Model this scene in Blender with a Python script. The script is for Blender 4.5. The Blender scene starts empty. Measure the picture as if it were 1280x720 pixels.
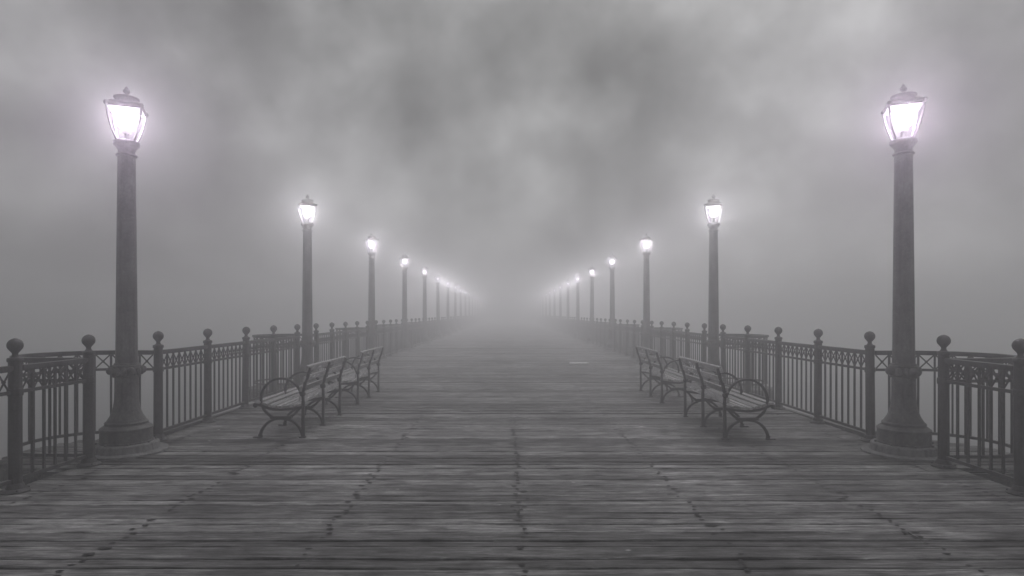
import bpy, math, random
from mathutils import Vector, Matrix
R = math.radians
PI = math.pi
rnd = random.Random(7)
scene = bpy.context.scene
COL = scene.collection

# ------------------------------------------------------------------ mesh helper
class MB:
    """collects faces for ONE mesh object"""
    def __init__(self):
        self.v, self.f, self.mi = [], [], []
    def add(self, verts, faces, mi=0):
        b = len(self.v)
        self.v.extend([tuple(p) for p in verts])
        for f in faces:
            self.f.append([b + i for i in f]); self.mi.append(mi)
    def box(self, c, s, rz=0.0, mi=0):
        x, y, z = s[0] / 2, s[1] / 2, s[2] / 2
        co, si = math.cos(rz), math.sin(rz)
        P = []
        for dz in (-z, z):
            for dx, dy in ((-x, -y), (x, -y), (x, y), (-x, y)):
                P.append((c[0] + dx * co - dy * si, c[1] + dx * si + dy * co, c[2] + dz))
        self.add(P, [(3, 2, 1, 0), (4, 5, 6, 7), (0, 1, 5, 4), (1, 2, 6, 5), (2, 3, 7, 6), (3, 0, 4, 7)], mi)
    def lathe(self, prof, n=24, c=(0, 0, 0), flute=0.0, nfl=0, mi=0, cap=True):
        P, F = [], []
        for (r, z) in prof:
            for k in range(n):
                a = 2 * PI * k / n
                rr = r * (1 - (flute if (nfl and k % nfl == 0) else 0))
                P.append((c[0] + rr * math.cos(a), c[1] + rr * math.sin(a), c[2] + z))
        m = len(prof)
        for i in range(m - 1):
            for k in range(n):
                k2 = (k + 1) % n
                F.append((i * n + k, i * n + k2, (i + 1) * n + k2, (i + 1) * n + k))
        if cap:
            F.append(tuple(reversed(range(n))))
            F.append(tuple((m - 1) * n + k for k in range(n)))
        self.add(P, F, mi)
    def loft_square(self, prof, c=(0, 0, 0), cap=True, mi=0):
        P, F = [], []
        for (a, z) in prof:
            for sx, sy in ((-1, -1), (1, -1), (1, 1), (-1, 1)):
                P.append((c[0] + sx * a, c[1] + sy * a, c[2] + z))
        m = len(prof)
        for i in range(m - 1):
            for k in range(4):
                k2 = (k + 1) % 4
                F.append((i * 4 + k, i * 4 + k2, (i + 1) * 4 + k2, (i + 1) * 4 + k))
        if cap:
            F.append((3, 2, 1, 0)); F.append(tuple((m - 1) * 4 + k for k in range(4)))
        self.add(P, F, mi)
    def sweep(self, pts, w, h, up=(0, 0, 1), mi=0, closed=False, n=4, wf=None):
        """rectangular (n=4) or round (n>4) section along a polyline; w across, h along up"""
        pts = [Vector(p) for p in pts]
        up = Vector(up)
        P, F = [], []
        m = len(pts)
        for i, p in enumerate(pts):
            if closed:
                d = pts[(i + 1) % m] - pts[i - 1]
            else:
                d = pts[min(i + 1, m - 1)] - pts[max(i - 1, 0)]
            d.normalize()
            s = d.cross(up)
            if s.length < 1e-5: s = d.cross(Vector((1, 0, 0)))
            s.normalize(); t = s.cross(d).normalized()
            k = 1.0
            if 0 < i < m - 1 or closed:
                d0 = (pts[i] - pts[i - 1]).normalized()
                k = 1.0 / max(0.5, abs(d.dot(d0)))
            g = wf(i / (m - 1)) if wf else 1.0
            if n == 4:
                for a, b in ((-1, -1), (1, -1), (1, 1), (-1, 1)):
                    P.append(p + s * (a * w / 2 * k * g) + t * (b * h / 2 * k * g))
            else:
                for q in range(n):
                    a = 2 * PI * q / n
                    P.append(p + s * (math.cos(a) * w / 2 * g) + t * (math.sin(a) * h / 2 * g))
        rng = m if closed else m - 1
        for i in range(rng):
            j = (i + 1) % m
            for q in range(n):
                q2 = (q + 1) % n
                F.append((i * n + q, i * n + q2, j * n + q2, j * n + q))
        if not closed:
            F.append(tuple(reversed(range(n)))); F.append(tuple((m - 1) * n + q for q in range(n)))
        self.add(P, F, mi)
    def ball(self, c, r, n=16, m=10, sz=1.0, mi=0):
        prof = [(max(1e-4, r * math.sin(PI * i / m)), -r * sz * math.cos(PI * i / m)) for i in range(m + 1)]
        self.lathe(prof, n, c, mi=mi)
    def mesh(self, name, mats, smooth=True, angle=35):
        me = bpy.data.meshes.new(name)
        me.from_pydata(self.v, [], self.f)
        for m in (mats if isinstance(mats, (list, tuple)) else [mats]): me.materials.append(m)
        me.polygons.foreach_set('material_index', self.mi)
        if smooth:
            me.polygons.foreach_set('use_smooth', [True] * len(me.polygons))
            me.update()
            me.set_sharp_from_angle(angle=R(angle))
        me.update()
        return me
    def build(self, name, mats, parent=None, smooth=True, angle=35):
        o = bpy.data.objects.new(name, self.mesh(name, mats, smooth, angle))
        COL.objects.link(o)
        o.parent = parent
        return o

def tag(o, label=None, cat=None, group=None, kind=None):
    if label: o['label'] = label
    if cat: o['category'] = cat
    if group: o['group'] = group
    if kind: o['kind'] = kind
    return o
def empty(name, loc=(0, 0, 0), rz=0):
    o = bpy.data.objects.new(name, None); COL.objects.link(o)
    o.location = loc; o.rotation_euler = (0, 0, rz); o.empty_display_size = 0.2
    return o
def copy_tree(o, parent=None, lights=True):
    c = o.copy(); COL.objects.link(c); c.parent = parent
    for ch in list(o.children):
        if lights or ch.type != 'LIGHT': copy_tree(ch, c, lights)
    return c

# ------------------------------------------------------------------ materials
def newmat(name):
    m = bpy.data.materials.new(name); m.use_nodes = True
    nt = m.node_tree
    return m, nt, nt.nodes, nt.links, nt.nodes['Principled BSDF']
def nd(nt, t, **kw):
    n = nt.nodes.new(t)
    for k, v in kw.items(): setattr(n, k, v)
    return n
def ramp(nt, src, stops):
    r = nt.nodes.new('ShaderNodeValToRGB')
    el = r.color_ramp.elements
    while len(el) < len(stops): el.new(0.5)
    for e, (p, c) in zip(el, stops):
        e.position = p
        e.color = (c, c, c, 1) if not isinstance(c, tuple) else (*c, 1)
    nt.links.new(src, r.inputs[0])
    return r.outputs[0]
def noise(nt, vec, scale, detail=4, rough=.55):
    n = nt.nodes.new('ShaderNodeTexNoise')
    n.inputs['Scale'].default_value = scale; n.inputs['Detail'].default_value = detail
    n.inputs['Roughness'].default_value = rough
    if vec is not None: nt.links.new(vec, n.inputs['Vector'])
    return n.outputs[0]
def mul(nt, a, b, f=1.0, mode='MULTIPLY'):
    m = nt.nodes.new('ShaderNodeMix'); m.data_type = 'RGBA'; m.blend_type = mode
    m.inputs[0].default_value = f
    for s, i in ((a, 6), (b, 7)):
        if isinstance(s, (tuple, float, int)):
            m.inputs[i].default_value = (s, s, s, 1) if not isinstance(s, tuple) else (*s, 1)
        else: nt.links.new(s, m.inputs[i])
    return m.outputs[2]
def mapping(nt, src, scale, loc=None):
    m = nt.nodes.new('ShaderNodeMapping'); m.inputs['Scale'].default_value = scale
    nt.links.new(src, m.inputs['Vector'])
    if loc is not None: nt.links.new(loc, m.inputs['Location'])
    return m.outputs[0]
def bump(nt, h, strength, dist, bsdf):
    b = nt.nodes.new('ShaderNodeBump'); b.inputs['Strength'].default_value = strength
    b.inputs['Distance'].default_value = dist
    nt.links.new(h, b.inputs['Height']); nt.links.new(b.outputs[0], bsdf.inputs['Normal'])

def iron_mat(name, lo, hi, rough=.5, scale=9):
    m, nt, N, L, B = newmat(name)
    tc = nd(nt, 'ShaderNodeTexCoord')
    a = noise(nt, tc.outputs['Object'], scale, 6, .6)
    fine = noise(nt, tc.outputs['Object'], scale * 9, 3, .6)
    c = ramp(nt, a, [(.32, (lo, lo, lo * 1.03)), (.7, (hi, hi, hi * 1.01))])
    c = mul(nt, c, ramp(nt, fine, [(.35, .72), (.62, 1.0), (.78, 1.5)]))
    dr = noise(nt, mapping(nt, tc.outputs['Object'], (16, 16, 1.6)), 1.0, 5, .6)
    c = mul(nt, c, ramp(nt, dr, [(.32, .6), (.5, 1.0), (.68, 1.0), (.76, 1.6)]))
    L.new(c, B.inputs['Base Color'])
    B.inputs['Specular IOR Level'].default_value = .28
    L.new(ramp(nt, a, [(.3, rough - .12), (.75, rough + .2)]), B.inputs['Roughness'])
    bump(nt, fine, .35, .004, B)
    return m
M = {}
M['iron'] = iron_mat('painted_iron', .06, .12, .42)
M['pole'] = iron_mat('lamp_iron', .08, .19, .5, 4)
M['bench_iron'] = iron_mat('bench_iron', .034, .06, .48, 12)
M['concrete'] = iron_mat('worn_concrete', .19, .31, .8, 7)

# weathered deck boards
def wood_mat(name, lo, hi, along='X', stains_and_fog=True):
    m, nt, N, L, B = newmat(name)
    tc = nd(nt, 'ShaderNodeTexCoord'); geo = nd(nt, 'ShaderNodeNewGeometry')
    rv = nd(nt, 'ShaderNodeMath', operation='MULTIPLY'); rv.inputs[1].default_value = 37.0
    L.new(geo.outputs['Random Per Island'], rv.inputs[0])
    comb = nd(nt, 'ShaderNodeCombineXYZ')
    L.new(rv.outputs[0], comb.inputs[0]); L.new(rv.outputs[0], comb.inputs[2])
    o = tc.outputs['Object']
    S = (lambda a, b, c: (a, b, c)) if along == 'X' else (lambda a, b, c: (b, a, c))
    g1 = noise(nt, mapping(nt, o, S(2.4, 40, 20), comb.outputs[0]), 1.0, 6, .62)
    g2 = noise(nt, mapping(nt, o, S(7, 110, 40), comb.outputs[0]), 1.0, 4, .6)
    g3 = noise(nt, mapping(nt, o, S(1.6, 18, 9), comb.outputs[0]), 1.0, 5, .6)
    c = ramp(nt, g1, [(.28, lo), (.5, (lo + hi) / 2), (.72, hi)])
    c = mul(nt, c, ramp(nt, geo.outputs['Random Per Island'], [(0, .5), (.5, .95), (1, 1.4)]))
    c = mul(nt, c, ramp(nt, g2, [(.30, .3), (.42, .9), (.60, 1.05), (.72, 1.9)]))
    cr = ramp(nt, g3, [(.28, .12), (.36, .9), (.64, 1.0), (.72, 2.0)])
    c = mul(nt, c, cr)
    if stains_and_fog:
        g4 = noise(nt, mapping(nt, o, (2.0, 25, 3), comb.outputs[0]), 1.0, 6, .74)
        c = mul(nt, c, ramp(nt, g4, [(.30, .16), (.43, .72), (.57, 1.05), (.72, 1.75)]))
        g5 = noise(nt, mapping(nt, o, (4.5, 50, 3), comb.outputs[0]), 1.0, 4, .65)
        c = mul(nt, c, ramp(nt, g5, [(.28, .08), (.39, .95), (.64, 1.05), (.74, 1.9)]))
        fog_patch = noise(nt, mapping(nt, o, (.75, .42, .5)), 1.0, 6, .6)  # broad patches of drifting fog painted into the board colour
        s2 = noise(nt, mapping(nt, o, (3.2, 7, 2)), 1.0, 6, .7)
        c = mul(nt, c, ramp(nt, fog_patch, [(.33, .42), (.5, .9), (.66, 1.28)]))
        c = mul(nt, c, ramp(nt, s2, [(.32, .38), (.5, .95), (.68, 1.25)]))
        vor = nd(nt, 'ShaderNodeTexVoronoi'); vor.inputs['Scale'].default_value = 1.7
        L.new(mapping(nt, o, (.8, 1.6, 1)), vor.inputs['Vector'])
        fl = ramp(nt, vor.outputs['Distance'], [(0, .8), (.018, .8), (.036, 0.0)])
        c = mul(nt, c, fl, .55, 'ADD')
        rg = ramp(nt, fog_patch, [(.3, .5), (.7, .8)])
    else:
        rg = ramp(nt, g1, [(.3, .4), (.7, .65)])
    L.new(c, B.inputs['Base Color'])
    L.new(rg, B.inputs['Roughness'])
    B.inputs['Specular IOR Level'].default_value = .10
    hh = mul(nt, g2, g3, .6, 'MULTIPLY')
    bump(nt, hh, .6, .006, B)
    return m
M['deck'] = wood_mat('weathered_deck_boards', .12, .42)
M['slat'] = wood_mat('worn_bench_slats', .27, .47, 'Y', False)
M['fascia'] = wood_mat('edge_beam_wood', .10, .2, 'Y', False)
m, nt, N, L, B = newmat('nail_pocket'); B.inputs['Base Color'].default_value = (.016, .016, .017, 1); B.inputs['Roughness'].default_value = .8; M['nail'] = m
m, nt, N, L, B = newmat('dark_gap_sheet'); B.inputs['Base Color'].default_value = (.02, .02, .02, 1); B.inputs['Roughness'].default_value = .9; M['under'] = m
M['pale'] = wood_mat('bare_pale_wood', .75, .9, 'X', False)

# water
m, nt, N, L, B = newmat('grey_bay_water')
tc = nd(nt, 'ShaderNodeTexCoord')
w1 = noise(nt, mapping(nt, tc.outputs['Object'], (.9, 1.4, 1)), 1.0, 5, .55)
B.inputs['Base Color'].default_value = (.10, .105, .11, 1); B.inputs['Roughness'].default_value = .25
bump(nt, w1, .5, .25, B)
M['water'] = m

# lamp glass: clear with a frosted share that catches the bulb's light
m, nt, N, L, B = newmat('lamp_glass')
N.remove(B)
tr = nd(nt, 'ShaderNodeBsdfTransparent'); tr.inputs[0].default_value = (.96, .94, .98, 1)
tl = nd(nt, 'ShaderNodeBsdfTranslucent'); tl.inputs[0].default_value = (.78, .66, .86, 1)
gl = nd(nt, 'ShaderNodeBsdfGlossy'); gl.inputs['Roughness'].default_value = .12
fr = nd(nt, 'ShaderNodeFresnel')
tc = nd(nt, 'ShaderNodeTexCoord')
mx = nd(nt, 'ShaderNodeMixShader'); mx2 = nd(nt, 'ShaderNodeMixShader')
L.new(ramp(nt, noise(nt, tc.outputs['Object'], 9, 3), [(.35, .002), (.7, .006)]), mx.inputs[0])
L.new(tr.outputs[0], mx.inputs[1]); L.new(tl.outputs[0], mx.inputs[2])
fm = nd(nt, 'ShaderNodeMath', operation='MULTIPLY'); fm.inputs[1].default_value = .01
L.new(fr.outputs[0], fm.inputs[0]); L.new(fm.outputs[0], mx2.inputs[0])
L.new(mx.outputs[0], mx2.inputs[1]); L.new(gl.outputs[0], mx2.inputs[2])
L.new(mx2.outputs[0], N['Material Output'].inputs['Surface'])
M['glass'] = m

def bulb_mat(name, col, strength):
    m, nt, N, L, B = newmat(name)
    N.remove(B)
    em = nd(nt, 'ShaderNodeEmission'); em.inputs[0].default_value = (*col, 1); em.inputs[1].default_value = strength
    tp = nd(nt, 'ShaderNodeBsdfTransparent'); ad = nd(nt, 'ShaderNodeAddShader')
    L.new(em.outputs[0], ad.inputs[0]); L.new(tp.outputs[0], ad.inputs[1])
    L.new(ad.outputs[0], N['Material Output'].inputs['Surface'])
    m.cycles.emission_sampling = 'NONE'
    return m
M['bulb_violet'] = bulb_mat('violet_lit_bulb', (1.0, .80, 1.0), 1.0)
M['bulb'] = bulb_mat('lit_bulb', (1.0, .97, 1.0), 1.0)
M['bulb_dim'] = bulb_mat('weaker_lit_bulb', (1.0, .98, 1.0), .8)
M['bulb_faint'] = bulb_mat('faint_lit_bulb', (1.0, .98, 1.0), .8)
M['bulb_tiny'] = bulb_mat('tiny_lit_bulb', (1.0, .98, 1.0), 260)

# ------------------------------------------------------------------ layout
SIDES = {                                  # side sign, rail lateral, first bay centre, lamp spacing, bench lateral, bench start
    'left': dict(s=-1, lat=4.42, y0=6.97, sp=6.30, bx=2.63, by=(7.74, 10.58)),
    'right': dict(s=1, lat=4.56, y0=6.90, sp=6.36, bx=2.76, by=(7.62, 10.72)),
}
NL = 25
HB = .63                                   # half the opening of a bay
OUT = .50                                  # straight part of a bay before the round end
Y_START, Y_END = -7.0, 165.0
def bay_reach(sd, y):
    """how far beyond the rail line the deck goes at depth y"""
    n = round((y - sd['y0']) / sd['sp'])
    d = abs(y - (sd['y0'] + n * sd['sp']))
    rr = HB + .10
    if n < -1 or d > rr: return .085
    return OUT + math.sqrt(max(0, rr * rr - d * d)) + .0

# ------------------------------------------------------------------ pier deck
deck = MB()
NAIL_X = [-4.15, -2.74, -1.33, .10, 1.52, 2.93, 4.28]
def board(x0, x1, y0, y1, z, tilt, jit, seg):
    n = max(1, int((x1 - x0) / seg))
    ch, th = .006, .045
    P, F = [], []
    for i in range(n + 1):
        x = x0 + (x1 - x0) * i / n
        ja, jb = rnd.uniform(-jit, jit), rnd.uniform(-jit, jit)
        zz = z + rnd.uniform(-jit, jit) * .5
        a, b = y0 + ja, y1 + jb
        ca, cb = ch * rnd.uniform(.6, 2.0), ch * rnd.uniform(.6, 2.0)
        P += [(x, a, zz - th), (x, a, zz - ch - tilt), (x, a + ca, zz - tilt), (x, b - cb, zz + tilt), (x, b, zz - ch + tilt), (x, b, zz - th)]
    for i in range(n):
        for q in range(5):
            F.append((i * 6 + q, (i + 1) * 6 + q, (i + 1) * 6 + q + 1, i * 6 + q + 1))
    F.append((0, 1, 2, 3, 4, 5)); e = n * 6
    F.append((e + 5, e + 4, e + 3, e + 2, e + 1, e))
    F = [tuple(reversed(f)) for f in F]
    deck.add(P, F, 0)
def pocket(x, y, z):
    k = 7; rx, ry = rnd.uniform(.015, .030), rnd.uniform(.012, .023)
    if rnd.random() < .12: rx *= 2.0
    a0 = rnd.random()
    P = [(x + rx * rnd.uniform(.75, 1.2) * math.cos(a0 + 2 * PI * i / k), y + ry * rnd.uniform(.75, 1.2) * math.sin(a0 + 2 * PI * i / k), z) for i in range(k)]
    deck.add(P, [tuple(range(k))], 1)
y = Y_START
while y < Y_END:
    w = rnd.choice([rnd.uniform(.09, .14), rnd.uniform(.13, .21)])
    gap = rnd.choice([rnd.uniform(.003, .006), rnd.uniform(.004, .008), rnd.uniform(.007, .013)])
    yc = y + w / 2
    xl = -(SIDES['left']['lat'] + bay_reach(SIDES['left'], yc))
    xr = SIDES['right']['lat'] + bay_reach(SIDES['right'], yc)
    near = y < 18
    cuts = sorted(rnd.sample(NAIL_X[1:-1], rnd.choice([0, 0, 0, 1])))
    xs = [xl] + cuts + [xr]
    for a, b in zip(xs[:-1], xs[1:]):
        z = rnd.uniform(-.004, .002) if near else rnd.uniform(-.003, 0)
        board(a + .001, b - .001, y, y + w - gap, z, rnd.uniform(-.004, .004), .0055 if near else .001, .35 if near else 4)
        if y < 40:
            for nx in NAIL_X:
                if a - .01 <= nx <= b + .01 and rnd.random() < .96:
                    for fy in ((.27, .73) if w > .12 else (.5,)):
                        if rnd.random() < (.88 if near else .8):
                            jx = rnd.gauss(0, .022)
                            if nx in cuts: jx += .03 * (1 if nx == a else -1)
                            pocket(nx + jx, y + w * fy + rnd.uniform(-.012, .012), z + .0065)
    y += w
# dark sheet added under the boards so their gaps look shaded, and edge beams
deck.box((0.07, (Y_START + Y_END) / 2, -.085), (9.05, Y_END - Y_START, .05), mi=2)
for nm, sd in SIDES.items():
    pts = []
    yy = Y_START
    s, lat = sd['s'], sd['lat']
    n = -1
    while True:
        c = sd['y0'] + n * sd['sp']
        if c > Y_END: break
        rr = HB + .10
        seg = [(lat + .09, c - rr), (lat + OUT, c - rr)]
        seg += [(lat + OUT + rr * math.cos(a), c + rr * math.sin(a)) for a in [(-80 + 10 * i) * PI / 180 for i in range(17)]]
        seg += [(lat + OUT, c + rr), (lat + .09, c + rr)]
        pts += seg; n += 1
    pts = [(s * (p[0] + .012), p[1], -.15) for p in pts]
    deck.sweep(pts, .05, .21, mi=3)
    for k in range(-1, NL):
        c = sd['y0'] + k * sd['sp']
        deck.box((s * (lat + .3), c, -.09), (.9, 1.1, .05), mi=2)
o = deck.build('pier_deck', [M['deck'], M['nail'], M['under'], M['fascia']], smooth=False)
tag(o, 'long weathered pier deck of planks laid crosswise with dark nail rows', kind='structure')

# piles under the deck: part of the pier's structure
pile = MB()
for yy in range(-6, 66, 6):
    for xx in (-4.2, -1.5, 1.5, 4.3):
        pile.lathe([(.17, -4.2), (.16, -.12)], 12, (xx, yy, 0))
o = pile.build('pier_piles', M['fascia'])
tag(o, 'round timber piles carrying the pier deck above the water', kind='structure')

wb = MB(); wb.add([(-300, -80, -3.2), (300, -80, -3.2), (300, 420, -3.2), (-300, 420, -3.2)], [(0, 1, 2, 3)])
o = wb.build('water', M['water'], smooth=False)
tag(o, 'still grey bay water lost in fog on both sides of the pier', kind='structure')

# ------------------------------------------------------------------ railing post
def post_mesh():
    b = MB()
    b.lathe([(.054, .028), (.054, .30), (.052, .86), (.059, .865), (.062, .885), (.062, .905), (.059, .925), (.052, .93),
             (.052, 1.163), (.059, 1.168), (.061, 1.174), (.061, 1.196), (.057, 1.202), (.040, 1.208)], 24, flute=.07, nfl=3)
    return b.mesh('post', M['iron'])
def ball_mesh():
    b = MB()
    prof = [(.038, 1.207), (.029, 1.216), (.023, 1.232), (.024, 1.246), (.036, 1.262)]
    c, r = 1.316, .062
    prof += [(r * math.sin(PI * i / 12), c - r * math.cos(PI * i / 12)) for i in range(4, 12)]
    prof += [(.006, c + r + .001)]
    b.lathe(prof, 24)
    return b.mesh('ball_finial', M['iron'])
def flange_mesh():
    b = MB()
    b.lathe([(.112, .0), (.112, .012), (.098, .024), (.088, .030), (.075, .034), (.068, .060), (.058, .078), (.050, .08)], 24)
    for k in range(4):
        a = PI / 4 + k * PI / 2
        b.lathe([(.012, .016), (.012, .030), (.006, .034)], 6, (.095 * math.cos(a), .095 * math.sin(a), 0))
    return b.mesh('base_plate', M['iron'])
POST, BALL, FLANGE = post_mesh(), ball_mesh(), flange_mesh()

H_TOP, H_MID, H_BOT = 1.115, .895, .105
def rail_set(pts_fn, length, ncell):
    """meshes of one stretch of railing along pts_fn(t), t in metres; returns dict"""
    ns = max(1, int(length / .1)) if pts_fn(length / 2, 0)[2] else 1
    out = {}
    def line(z, a=0.0, e=None):
        e = length if e is None else e
        return [(*pts_fn(a + (e - a) * i / ns, 0)[:2], z) for i in range(ns + 1)]
    t = MB()
    t.sweep(line(H_TOP), .070, .038); t.sweep(line(H_TOP - .027), .036, .014)
    out['top_rail'] = t.mesh('top_rail', M['iron'])
    t = MB(); t.sweep(line(H_MID), .028, .030); out['middle_rail'] = t.mesh('middle_rail', M['iron'])
    t = MB(); t.sweep(line(H_BOT), .030, .034); out['bottom_rail'] = t.mesh('bottom_rail', M['iron'])
    t = MB()
    for k in range(1, ncell):
        p = pts_fn(length * k / ncell, 0); ang = p[3]
        t.box((p[0], p[1], (H_BOT + .018 + H_MID - .016) / 2), (.020, .020, H_MID - H_BOT - .036), ang)
        t.box((p[0], p[1], (H_MID + .016 + H_TOP - .035) / 2), (.020, .020, H_TOP - H_MID - .053), ang)
    out['balusters'] = t.mesh('balusters', M['iron'])
    t = MB()
    z0, z1 = H_MID + .018, H_TOP - .037
    for k in range(ncell):
        a, e = length * k / ncell + .012, length * (k + 1) / ncell - .012
        pa, pe = pts_fn(a, 0), pts_fn(e, 0)
        nx, ny = math.sin(pa[3]), -math.cos(pa[3])
        d = .005
        t.sweep([(pa[0] + nx * d, pa[1] + ny * d, z0), (pe[0] + nx * d, pe[1] + ny * d, z1)], .007, .015)
        t.sweep([(pa[0] - nx * d, pa[1] - ny * d, z1), (pe[0] - nx * d, pe[1] - ny * d, z0)], .007, .015)
        pm = pts_fn((a + e) / 2, 0)
        t.ball((pm[0], pm[1], (z0 + z1) / 2), .017, 8, 6)
    out['lattice'] = t.mesh('lattice', M['iron'])
    return out
_panel_cache = {}
def straight_panel(length):
    key = round(length, 3)
    if key not in _panel_cache:
        _panel_cache[key] = rail_set(lambda t, _: (0.0, .056 + t, False, PI / 2), length - .112, max(4, round(length / .157)))
    return _panel_cache[key]
def bay_meshes():
    rr = HB
    L1 = OUT - .055; L2 = PI * rr
    def f(t, _):
        if t < L1: return (.055 + t, -rr, True, 0.0)
        if t < L1 + L2:
            a = -PI / 2 + (t - L1) / rr
            return (OUT + rr * math.cos(a), rr * math.sin(a), True, a + PI / 2)
        return (OUT - (t - L1 - L2), rr, True, PI)
    return rail_set(f, 2 * L1 + L2, 16)
BAY = bay_meshes()
FAR_FULL = 9                                # beyond this lamp the fog hides the small parts
_joined = {}
def joined(key, parts):
    """one mesh holding the rails of a stretch, for copies too far to show them"""
    if key not in _joined:
        b = MB()
        for me in parts.values():
            b.add([tuple(v.co) for v in me.vertices], [tuple(p.vertices) for p in me.polygons])
        _joined[key] = b.mesh('rail_panel', M['iron'])
    return _joined[key]
def place(name, me, parent, loc=(0, 0, 0)):
    o = bpy.data.objects.new(name, me); COL.objects.link(o); o.parent = parent; o.location = loc
    return o
def add_post(parent, y, full):
    p = place('post', POST, parent, (0, y, 0)); p.rotation_euler = (R(rnd.gauss(0, .35)), R(rnd.gauss(0, .45)), rnd.uniform(0, .25))
    place('ball_finial', BALL, p)
    if full: place('base_plate', FLANGE, p)
ORD = ['', 'first', 'second', 'third', 'fourth', 'fifth', 'sixth', 'seventh', 'eighth', 'ninth', 'tenth', 'eleventh', 'twelfth', 'thirteenth', 'fourteenth', 'fifteenth', 'sixteenth']
def railing(side, ys, label, group, full=True):
    sd = SIDES[side]
    root = empty('railing', (sd['s'] * sd['lat'], ys[0], 0))
    tag(root, label, 'railing', group)
    for i, yy in enumerate(ys):
        add_post(root, yy - ys[0], full)
        if i:
            L_ = yy - ys[i - 1]
            parts = straight_panel(L_)
            if full:
                pn = place('panel', parts['top_rail'], root, (0, ys[i - 1] - ys[0], 0)); pn.name = 'panel'
                for q in ('middle_rail', 'bottom_rail', 'balusters', 'lattice'): place(q, parts[q], pn)
            else:
                place('panel', joined(round(L_, 3), parts), root, (0, ys[i - 1] - ys[0], 0))
    return root
for side, sd in SIDES.items():
    s = sd['s']
    # the stretch that comes towards the camera and runs past it
    y1 = sd['y0'] - HB
    ys = [y1 - .95 - 1.2 * k for k in range(9, -1, -1)] + [y1]
    railing(side, ys, f'{side} iron railing at the very front with ball-topped posts, cut off by the frame edge', 'iron pier railings')
    for n in range(NL):
        c = sd['y0'] + n * sd['sp']
        e = c + sd['sp'] - HB; a = c + HB
        ys = [a + (e - a) * k / 4 for k in range(5)]
        if n < 12:
            lab = f'ball-topped iron railing on the {side} side between its {ORD[n+1]} and {ORD[n+2]} lamp posts'
            grp = 'iron pier railings'
        else:
            lab = f'distant {side} side railing fading out in fog beyond the twelfth lamp post'; grp = f'fogged far railings on the {side} side'
        railing(side, ys, lab, grp, n < FAR_FULL)
        # bay behind the lamp
        root = empty('bay_railing', (s * sd['lat'], c, 0), 0 if s > 0 else PI)
        if n < 12:
            tag(root, f'curved iron railing bulging out over the water behind the {ORD[n+1]} lamp on the {side} side', 'railing', 'curved bay railings')
        else:
            tag(root, f'distant curved {side} side railing fading out in fog behind a far lamp', 'railing', f'fogged far bay railings on the {side} side')
        if n < FAR_FULL:
            for q in ('top_rail', 'middle_rail', 'bottom_rail', 'balusters', 'lattice'): place(q, BAY[q], root)
        else:
            place('panel', joined('bay', BAY), root)

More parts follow.
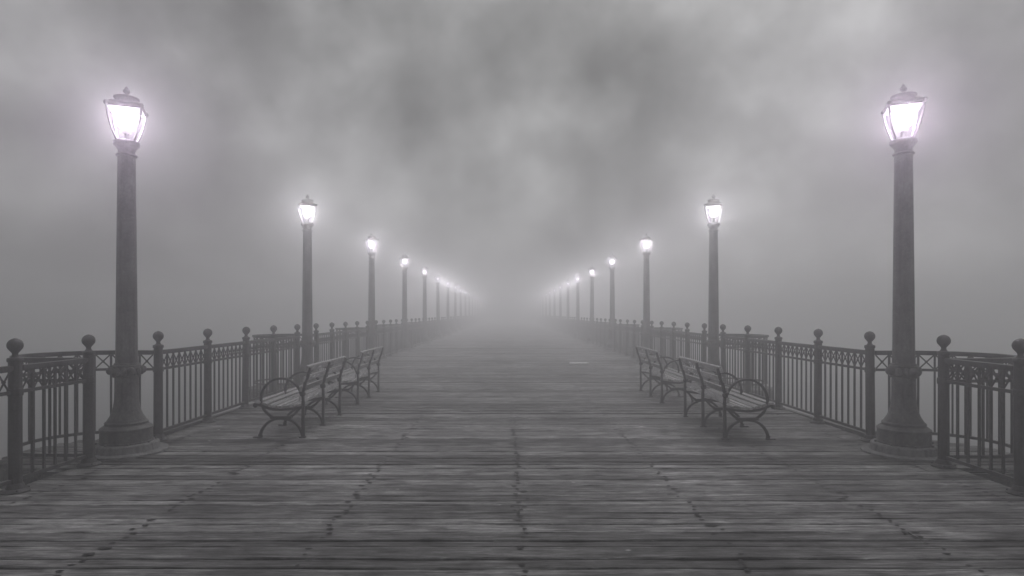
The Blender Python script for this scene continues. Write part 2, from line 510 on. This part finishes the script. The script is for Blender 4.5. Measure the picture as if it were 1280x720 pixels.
# ------------------------------------------------------------------ street lamp
def zmap(z):
    K = [(3.45, 3.45), (3.642, 3.595), (4.03, 3.955), (4.30, 4.245)]
    for (a, b), (c, d) in zip(K[:-1], K[1:]):
        if a < z <= c or (c == 4.30 and z > c): return b + (z - a) * (d - b) / (c - a)
    return z
def make_lamp():
    root = empty('lamp_post')
    b = MB()
    b.lathe([(.43, -.01), (.43, .018), (.415, .026), (.345, .028), (.338, .05), (.33, .10), (.318, .112), (.30, .115)], 40)
    b.build('plinth', M['concrete'], root)
    b = MB()
    b.lathe([(.272, .113), (.274, .13), (.268, .136), (.266, .262), (.272, .268), (.270, .285), (.245, .302), (.232, .312), (.222, .318),
             (.218, .330), (.222, .345), (.214, .356), (.200, .362), (.196, .372)], 40)
    for k in range(8):
        a = k * PI / 4 + .2
        b.lathe([(.014, .116), (.014, .132), (.007, .138)], 6, (.295 * math.cos(a), .295 * math.sin(a), 0))
    b.build('base', M['pole'], root)
    b = MB()
    prof = [(.197, .371)]
    for i in range(1, 9):
        t = i / 8
        prof.append((.121 + .073 * (1 - t) ** 3.9, .371 + .43 * t))
    prof += [(.119, .93), (.119, 1.0), (.128, 1.006), (.128, 1.024), (.116, 1.03), (.111, 1.2), (.106, 1.8), (.099, 2.6), (.091, 3.41), (.090, 3.42)]
    b.lathe(prof, 48, flute=.035, nfl=3)
    b.build('pole', M['pole'], root)
    b = MB()                                        # cast leaf band round the pole
    b.lathe([(.126, .862), (.142, .868), (.146, .88), (.138, .888), (.138, .985), (.147, .992), (.147, 1.002), (.134, 1.01)], 32)
    for k in range(12):
        a = 2 * PI * k / 12
        ca, sa = math.cos(a), math.sin(a)
        b.ball((.148 * ca, .148 * sa, .936), .032, 8, 6, 1.5)
        b.ball((.137 * math.cos(a + PI / 12), .137 * math.sin(a + PI / 12), .912), .017, 8, 6, 1.5)
    for k in range(4):
        a = k * PI / 2 + PI / 8
        b.ball((.165 * math.cos(a), .165 * math.sin(a), .945), .042, 10, 8, 1.1)
    b.build('ornament_band', M['pole'], root)
    b = MB()                                        # capital that carries the lantern
    b.lathe([(.093, 3.418), (.108, 3.424), (.112, 3.436), (.104, 3.446), (.088, 3.452), (.087, 3.49), (.094, 3.52), (.112, 3.55), (.124, 3.572),
             (.134, 3.582), (.138, 3.592), (.138, 3.632), (.131, 3.640), (.09, 3.642)], 32)
    b.build('capital', M['pole'], root)
    gp = [(.082, 3.645), (.100, 3.70), (.120, 3.77), (.137, 3.84), (.150, 3.91), (.158, 3.97), (.162, 4.03)]
    g = MB(); g.loft_square(gp, cap=False)
    g.build('lantern_glass', M['glass'], root, angle=40)
    f = MB()
    for sx in (-1, 1):
        for sy in (-1, 1):
            f.sweep([(sx * (a + .004), sy * (a + .004), z) for a, z in gp], .020, .020, up=(sx, -sy, 0))
            f.ball((sx * .174, sy * .174, 4.055), .025, 10, 8, 1.15)
    f.loft_square([(.090, 3.641), (.090, 3.655), (.084, 3.658)])
    for k in range(4):
        a = k * PI / 2
        f.box((.166 * math.cos(a), .166 * math.sin(a), 4.036), (.014, .330, .02), a)
    f.build('lantern_frame', M['pole'], root)
    r = MB()
    r.loft_square([(.171, 4.046), (.180, 4.050), (.180, 4.074), (.158, 4.086), (.138, 4.100), (.128, 4.106)])
    r.lathe([(.134, 4.098), (.124, 4.112), (.119, 4.135), (.122, 4.152), (.132, 4.158), (.132, 4.170), (.11, 4.177), (.05, 4.184), (.03, 4.188)], 28)
    rf = r.build('lantern_roof', M['pole'], root)
    r = MB()
    r.lathe([(.028, 4.187), (.038, 4.192), (.038, 4.200), (.020, 4.206), (.018, 4.214), (.034, 4.226), (.040, 4.240), (.034, 4.256), (.018, 4.270), (.020, 4.276), (.010, 4.288), (.002, 4.300)], 14)
    r.build('finial', M['pole'], rf)
    s_ = MB(); s_.lathe([(.03, 3.66), (.028, 3.74), (.045, 3.75), (.045, 3.775)], 12)
    s_.build('bulb_socket', M['concrete'], root)
    u = MB(); u.ball((0, 0, 3.898), .112, 16, 10, 1.0)
    u.build('bulb', M['bulb_violet'], root)
    for c in list(root.children) + [q for c in root.children for q in c.children]:
        for v in c.data.vertices: v.co.z = zmap(v.co.z)
    ld = bpy.data.lights.new('lamp_light', 'POINT'); ld.shadow_soft_size = .122; ld.energy = 100
    lo = bpy.data.objects.new('lamp_light', ld); COL.objects.link(lo); lo.parent = root; lo.location = (0, 0, 3.835)
    return root
lamp0 = make_lamp()
BULBS = {'violet': next(c for c in lamp0.children if c.name == 'bulb').data}
LIGHTS = {'violet': next(c for c in lamp0.children if c.type == 'LIGHT').data}
def set_light(key, L_, r_, col):
    ld = LIGHTS[key] if key in LIGHTS else LIGHTS['violet'].copy()
    ld.shadow_soft_size = r_ + .004; ld.energy = L_ * 4 * PI * PI * r_ * r_; ld.color = col
    LIGHTS[key] = ld
set_light('violet', 165, .116, (.97, .84, 1.0))
set_light('bulb', 180, .100, (1.0, .97, 1.0))
set_light('bulb_dim', 1500, .048, (1.0, .98, 1.0))
set_light('bulb_faint', 950, .045, (1.0, .98, 1.0))
for key, r_ in (('bulb', .100), ('bulb_dim', .048), ('bulb_faint', .045), ('bulb_tiny', .045)):
    u = MB(); u.ball((0, 0, 3.835), r_, 16, 10, 1.0)
    BULBS[key] = u.mesh('bulb', M[key])
first = True
for side, sd in SIDES.items():
    for n in range(NL):
        o = lamp0 if first else copy_tree(lamp0, None, n < 17)
        first = False
        o.location = (sd['s'] * sd['lat'], sd['y0'] + n * sd['sp'], 0); lean = .05 if n < 2 else .2
        o.rotation_euler = (R(rnd.gauss(0, lean)), R(rnd.gauss(0, lean)), -sd['s'] * R(23) + (R(rnd.gauss(0, 3)) if n > 1 else 0))
        lk = 'violet' if n == 0 else 'bulb' if n < 5 else 'bulb_dim' if n < 9 else 'bulb_faint' if n < 17 else 'bulb_tiny'
        for c in o.children:
            if c.name.startswith('bulb') and 'socket' not in c.name: c.data = BULBS[lk]
            elif c.type == 'LIGHT': c.data = LIGHTS[lk]
        if n == 0:
            tag(o, f'frontmost lit lantern post on the {side}, violet glow, on round concrete pad', 'street lamp', 'lit lamp posts along the pier')
        elif n < 13:
            tag(o, f'lit lantern post in fog, {ORD[n+1]} lamp from the front in the {side} row', 'street lamp', 'lit lamp posts along the pier')
        else:
            tag(o, f'tiny lit lamp almost lost in fog at the far end of the {side} row', 'street lamp', f'tiny far lamps of the {side} row')

# ------------------------------------------------------------------ bench (u: towards the seat front, y: along)
def arc(cx, cz, r, a0, a1, n=16, rz=None):
    rz = rz or r
    return [(cx + r * math.cos(R(a0 + (a1 - a0) * i / n)), 0, cz + rz * math.sin(R(a0 + (a1 - a0) * i / n))) for i in range(n + 1)]
def bez(pts, n=14):
    out = []
    P = [Vector((p[0], 0, p[1])) for p in pts]
    P = [P[0]] + P + [P[-1]]
    for i in range(1, len(P) - 2):
        for k in range(n):
            t = k / n
            out.append(.5 * ((2 * P[i]) + (-P[i - 1] + P[i + 1]) * t + (2 * P[i - 1] - 5 * P[i] + 4 * P[i + 1] - P[i + 2]) * t * t + (-P[i - 1] + 3 * P[i] - 3 * P[i + 1] + P[i + 2]) * t ** 3))
    out.append(P[-2])
    return out
BL = 1.70
def frame_mesh():
    b = MB()
    yv = (0, 1, 0)
    b.sweep(bez([(.0, .012), (.004, .2), (.0, .42), (.006, .56), (-.025, .70), (-.062, .80), (-.085, .905)], 6), .034, .036, up=yv)
    b.ball((.004, 0, .565), .034, 12, 8, 1.2)
    b.sweep(arc(.283, .50, .262, 172, -16, 26), .026, .032, up=yv)              # hoop arm over the seat
    b.sweep(bez([(.530, .43), (.505, .36), (.455, .305), (.405, .27)], 6), .028, .03, up=yv)
    b.sweep(bez([(.012, .40), (.06, .36), (.115, .30), (.165, .27)], 6), .028, .03, up=yv)
    b.sweep([(.145, 0, .262), (.425, 0, .262)], .032, .05, up=(0, 1, 0))
    b.sweep(arc(.283, .0, .272, 2, 178, 26, .25), .030, .034, up=yv)            # arched legs
    b.sweep(bez([(.62, .425), (.56, .425), (.46, .385), (.31, .362), (.15, .372), (.0, .40)], 6), .030, .042, up=yv)
    b.ball((.618, 0, .420), .032, 12, 8)
    b.box((.585, 0, .008), (.11, .05, .016)); b.box((.01, 0, .008), (.08, .05, .016))
    b.sweep([(.55, 0, .012), (.556, 0, .05)], .04, .036, up=yv)
    return b.mesh('frame', M['bench_iron'])
FRAME = frame_mesh()
def slat_mesh(name, specs):
    """specs: (u, z, width, thickness, tilt)"""
    b = MB()
    for (u, z, w, t, a) in specs:
        ca, sa = math.cos(a), math.sin(a)
        c_ = .005
        prof = []
        for (p, q) in ((-w/2 + c_, -t/2), (w/2 - c_, -t/2), (w/2, -t/2 + c_), (w/2, t/2 - c_), (w/2 - c_, t/2), (-w/2 + c_, t/2), (-w/2, t/2 - c_), (-w/2, -t/2 + c_)):
            prof.append((u + p * ca - q * sa, z + p * sa + q * ca))
        P, F = [], []
        n = 6
        for i in range(n + 1):
            yy = -.045 + (BL + .09) * i / n
            dz = -.004 * math.sin(PI * i / n * 2) * rnd.uniform(0, 1)
            for (p, q) in prof: P.append((p, yy, q + dz))
        for i in range(n):
            for k in range(8):
                k2 = (k + 1) % 8
                F.append((i * 8 + k, (i + 1) * 8 + k, (i + 1) * 8 + k2, i * 8 + k2))
        F.append(tuple(range(8))); F.append(tuple(n * 8 + k for k in reversed(range(8))))
        b.add(P, F)
    return b.mesh(name, M['slat'], angle=30)
SEAT = slat_mesh('seat', [(.575, .462, .068, .028, .10), (.487, .441, .066, .028, .33), (.398, .414, .066, .028, .22), (.308, .401, .066, .028, .04), (.218, .404, .066, .028, -.10), (.128, .416, .066, .028, -.18)])
BACK = slat_mesh('backrest', [(.030, .50, .072, .026, 1.52), (.018, .632, .072, .026, 1.78), (-.022, .76, .072, .026, 1.9), (-.055, .89, .082, .034, 1.85)])
def make_bench(label, loc, rz):
    root = empty('park_bench', loc, rz)
    tag(root, label, 'bench', 'benches facing the water')
    place('seat', SEAT, root); place('backrest', BACK, root)
    for k in range(3): place('frame', FRAME, root, (0, BL * k / 2, 0))
    return root
NTH = [('front', 'first'), ('second', 'second')]
for side, sd in SIDES.items():
    for k in range(1):
        for j, yb in enumerate(sd['by']):
            yy = yb + (18.5 + (.7 if sd['s'] < 0 else 0)) * k
            q = 2 * k + j
            if q == 0: lab = f'slatted bench with iron hoop arms on the {side}, closest of its row to the camera'
            elif q == 1: lab = f'slatted hoop-arm bench on the {side}, second of its row, paler in the fog'
            elif k == 1: lab = f'faint fog-veiled bench on the {side}, {ORD[q+1]} of its row, standing far past the second lamp'
            if sd['s'] < 0: make_bench(lab, (-sd['bx'], yy + BL, 0), PI)
            else: make_bench(lab, (sd['bx'], yy, 0), 0)

# pale bare board lying on the deck to the right
b = MB()
P = []
for i in range(5):
    x = -.29 + .58 * i / 4
    for yy, z in ((-.12, .0), (-.118, .04), (.118, .042), (.12, .0)): P.append((x, yy + .004 * math.sin(i * 2.1), z + .003 * math.sin(i * 1.3)))
F = [(i * 4 + q, i * 4 + (q + 1) % 4, (i + 1) * 4 + (q + 1) % 4, (i + 1) * 4 + q) for i in range(4) for q in range(4)] + [(3, 2, 1, 0), (16, 17, 18, 19)]
b.add(P, F)
o = b.build('loose_board', M['pale'], smooth=False)
o.location = (2.28, 19.0, .008)
tag(o, 'short pale board lying crosswise on the foggy deck right of the middle', 'board')

# ------------------------------------------------------------------ fog
HAZE_DENSITY = .036
m, nt, N, L, B = newmat('fog_air')
N.remove(B)
pv = nd(nt, 'ShaderNodeVolumePrincipled')
pv.inputs['Color'].default_value = (.97, .97, .975, 1)
pv.inputs['Density'].default_value = HAZE_DENSITY
pv.inputs['Anisotropy'].default_value = .72
L.new(pv.outputs[0], N['Material Output'].inputs['Volume'])
b = MB(); b.box((0, 170, .25), (640, 540, 8.9))
o = b.build('haze', m, smooth=False)
tag(o, 'pale grey fog filling the air over the pier', kind='stuff')

# ------------------------------------------------------------------ sky and sun
w = bpy.data.worlds.new('World'); scene.world = w; w.use_nodes = True
nt = w.node_tree; N, L = nt.nodes, nt.links
bg = N['Background']
SUN_EL, SUN_AZ = R(55), R(20)
sky = nd(nt, 'ShaderNodeTexSky', sky_type='NISHITA'); sky.sun_disc = False
sky.sun_elevation = SUN_EL; sky.sun_rotation = SUN_AZ
sky.dust_density = 4.0; sky.air_density = 1.2
bw = nd(nt, 'ShaderNodeHueSaturation'); bw.inputs['Saturation'].default_value = .06
L.new(sky.outputs[0], bw.inputs['Color'])
tc = nd(nt, 'ShaderNodeTexCoord')
SKYO = nd(nt, 'ShaderNodeCombineXYZ'); SKYO.inputs[0].default_value = 1.3; SKYO.inputs[1].default_value = 5.1
c1 = noise(nt, mapping(nt, tc.outputs['Generated'], (1.0,1.0,1.0), SKYO.outputs[0]), 3.6, 5, .5)
c2 = noise(nt, mapping(nt, tc.outputs['Generated'], (1.0, 1.0, 1.0)), 9.0, 5, .55)
cl = ramp(nt, c1, [(.34, .5), (.5, .9), (.66, 1.45)])
cl = mul(nt, cl, ramp(nt, c2, [(.3, .8), (.7, 1.2)]))
flat = mul(nt, bw.outputs[0], (2.5, 2.5, 2.53), .85, 'MIX')
L.new(mul(nt, flat, cl), bg.inputs['Color'])
bg.inputs['Strength'].default_value = .095

sl = bpy.data.lights.new('sun', 'SUN'); sl.energy = .55; sl.angle = R(40); sl.color = (1, .98, .95)
so = bpy.data.objects.new('sun', sl); COL.objects.link(so)
d = Vector((math.sin(SUN_AZ) * math.cos(SUN_EL), math.cos(SUN_AZ) * math.cos(SUN_EL), math.sin(SUN_EL)))
so.rotation_euler = d.to_track_quat('Z', 'Y').to_euler(); so.location = d * 100

# ------------------------------------------------------------------ camera
cd = bpy.data.cameras.new('camera'); cam = bpy.data.objects.new('camera', cd); COL.objects.link(cam)
cam.location = (0, 0, 1.6); cam.rotation_euler = (R(90), 0, 0)
cd.sensor_width = 36; cd.lens = 750 / 1280 * 36
cd.shift_x = .0047; cd.shift_y = .0250
cd.clip_start = .05; cd.clip_end = 3000
scene.camera = cam

scene.view_settings.view_transform = 'Standard'; scene.view_settings.look = 'None'
scene.view_settings.exposure = 0; scene.view_settings.gamma = 1
cy = scene.cycles
w.cycles.sampling_method = 'NONE'
cy.volume_bounces = 3; cy.max_bounces = 8; cy.transparent_max_bounces = 24
cy.use_denoising = True; cy.denoising_prefilter = 'ACCURATE'
cy.use_light_tree = True
cy.sample_clamp_indirect = 6
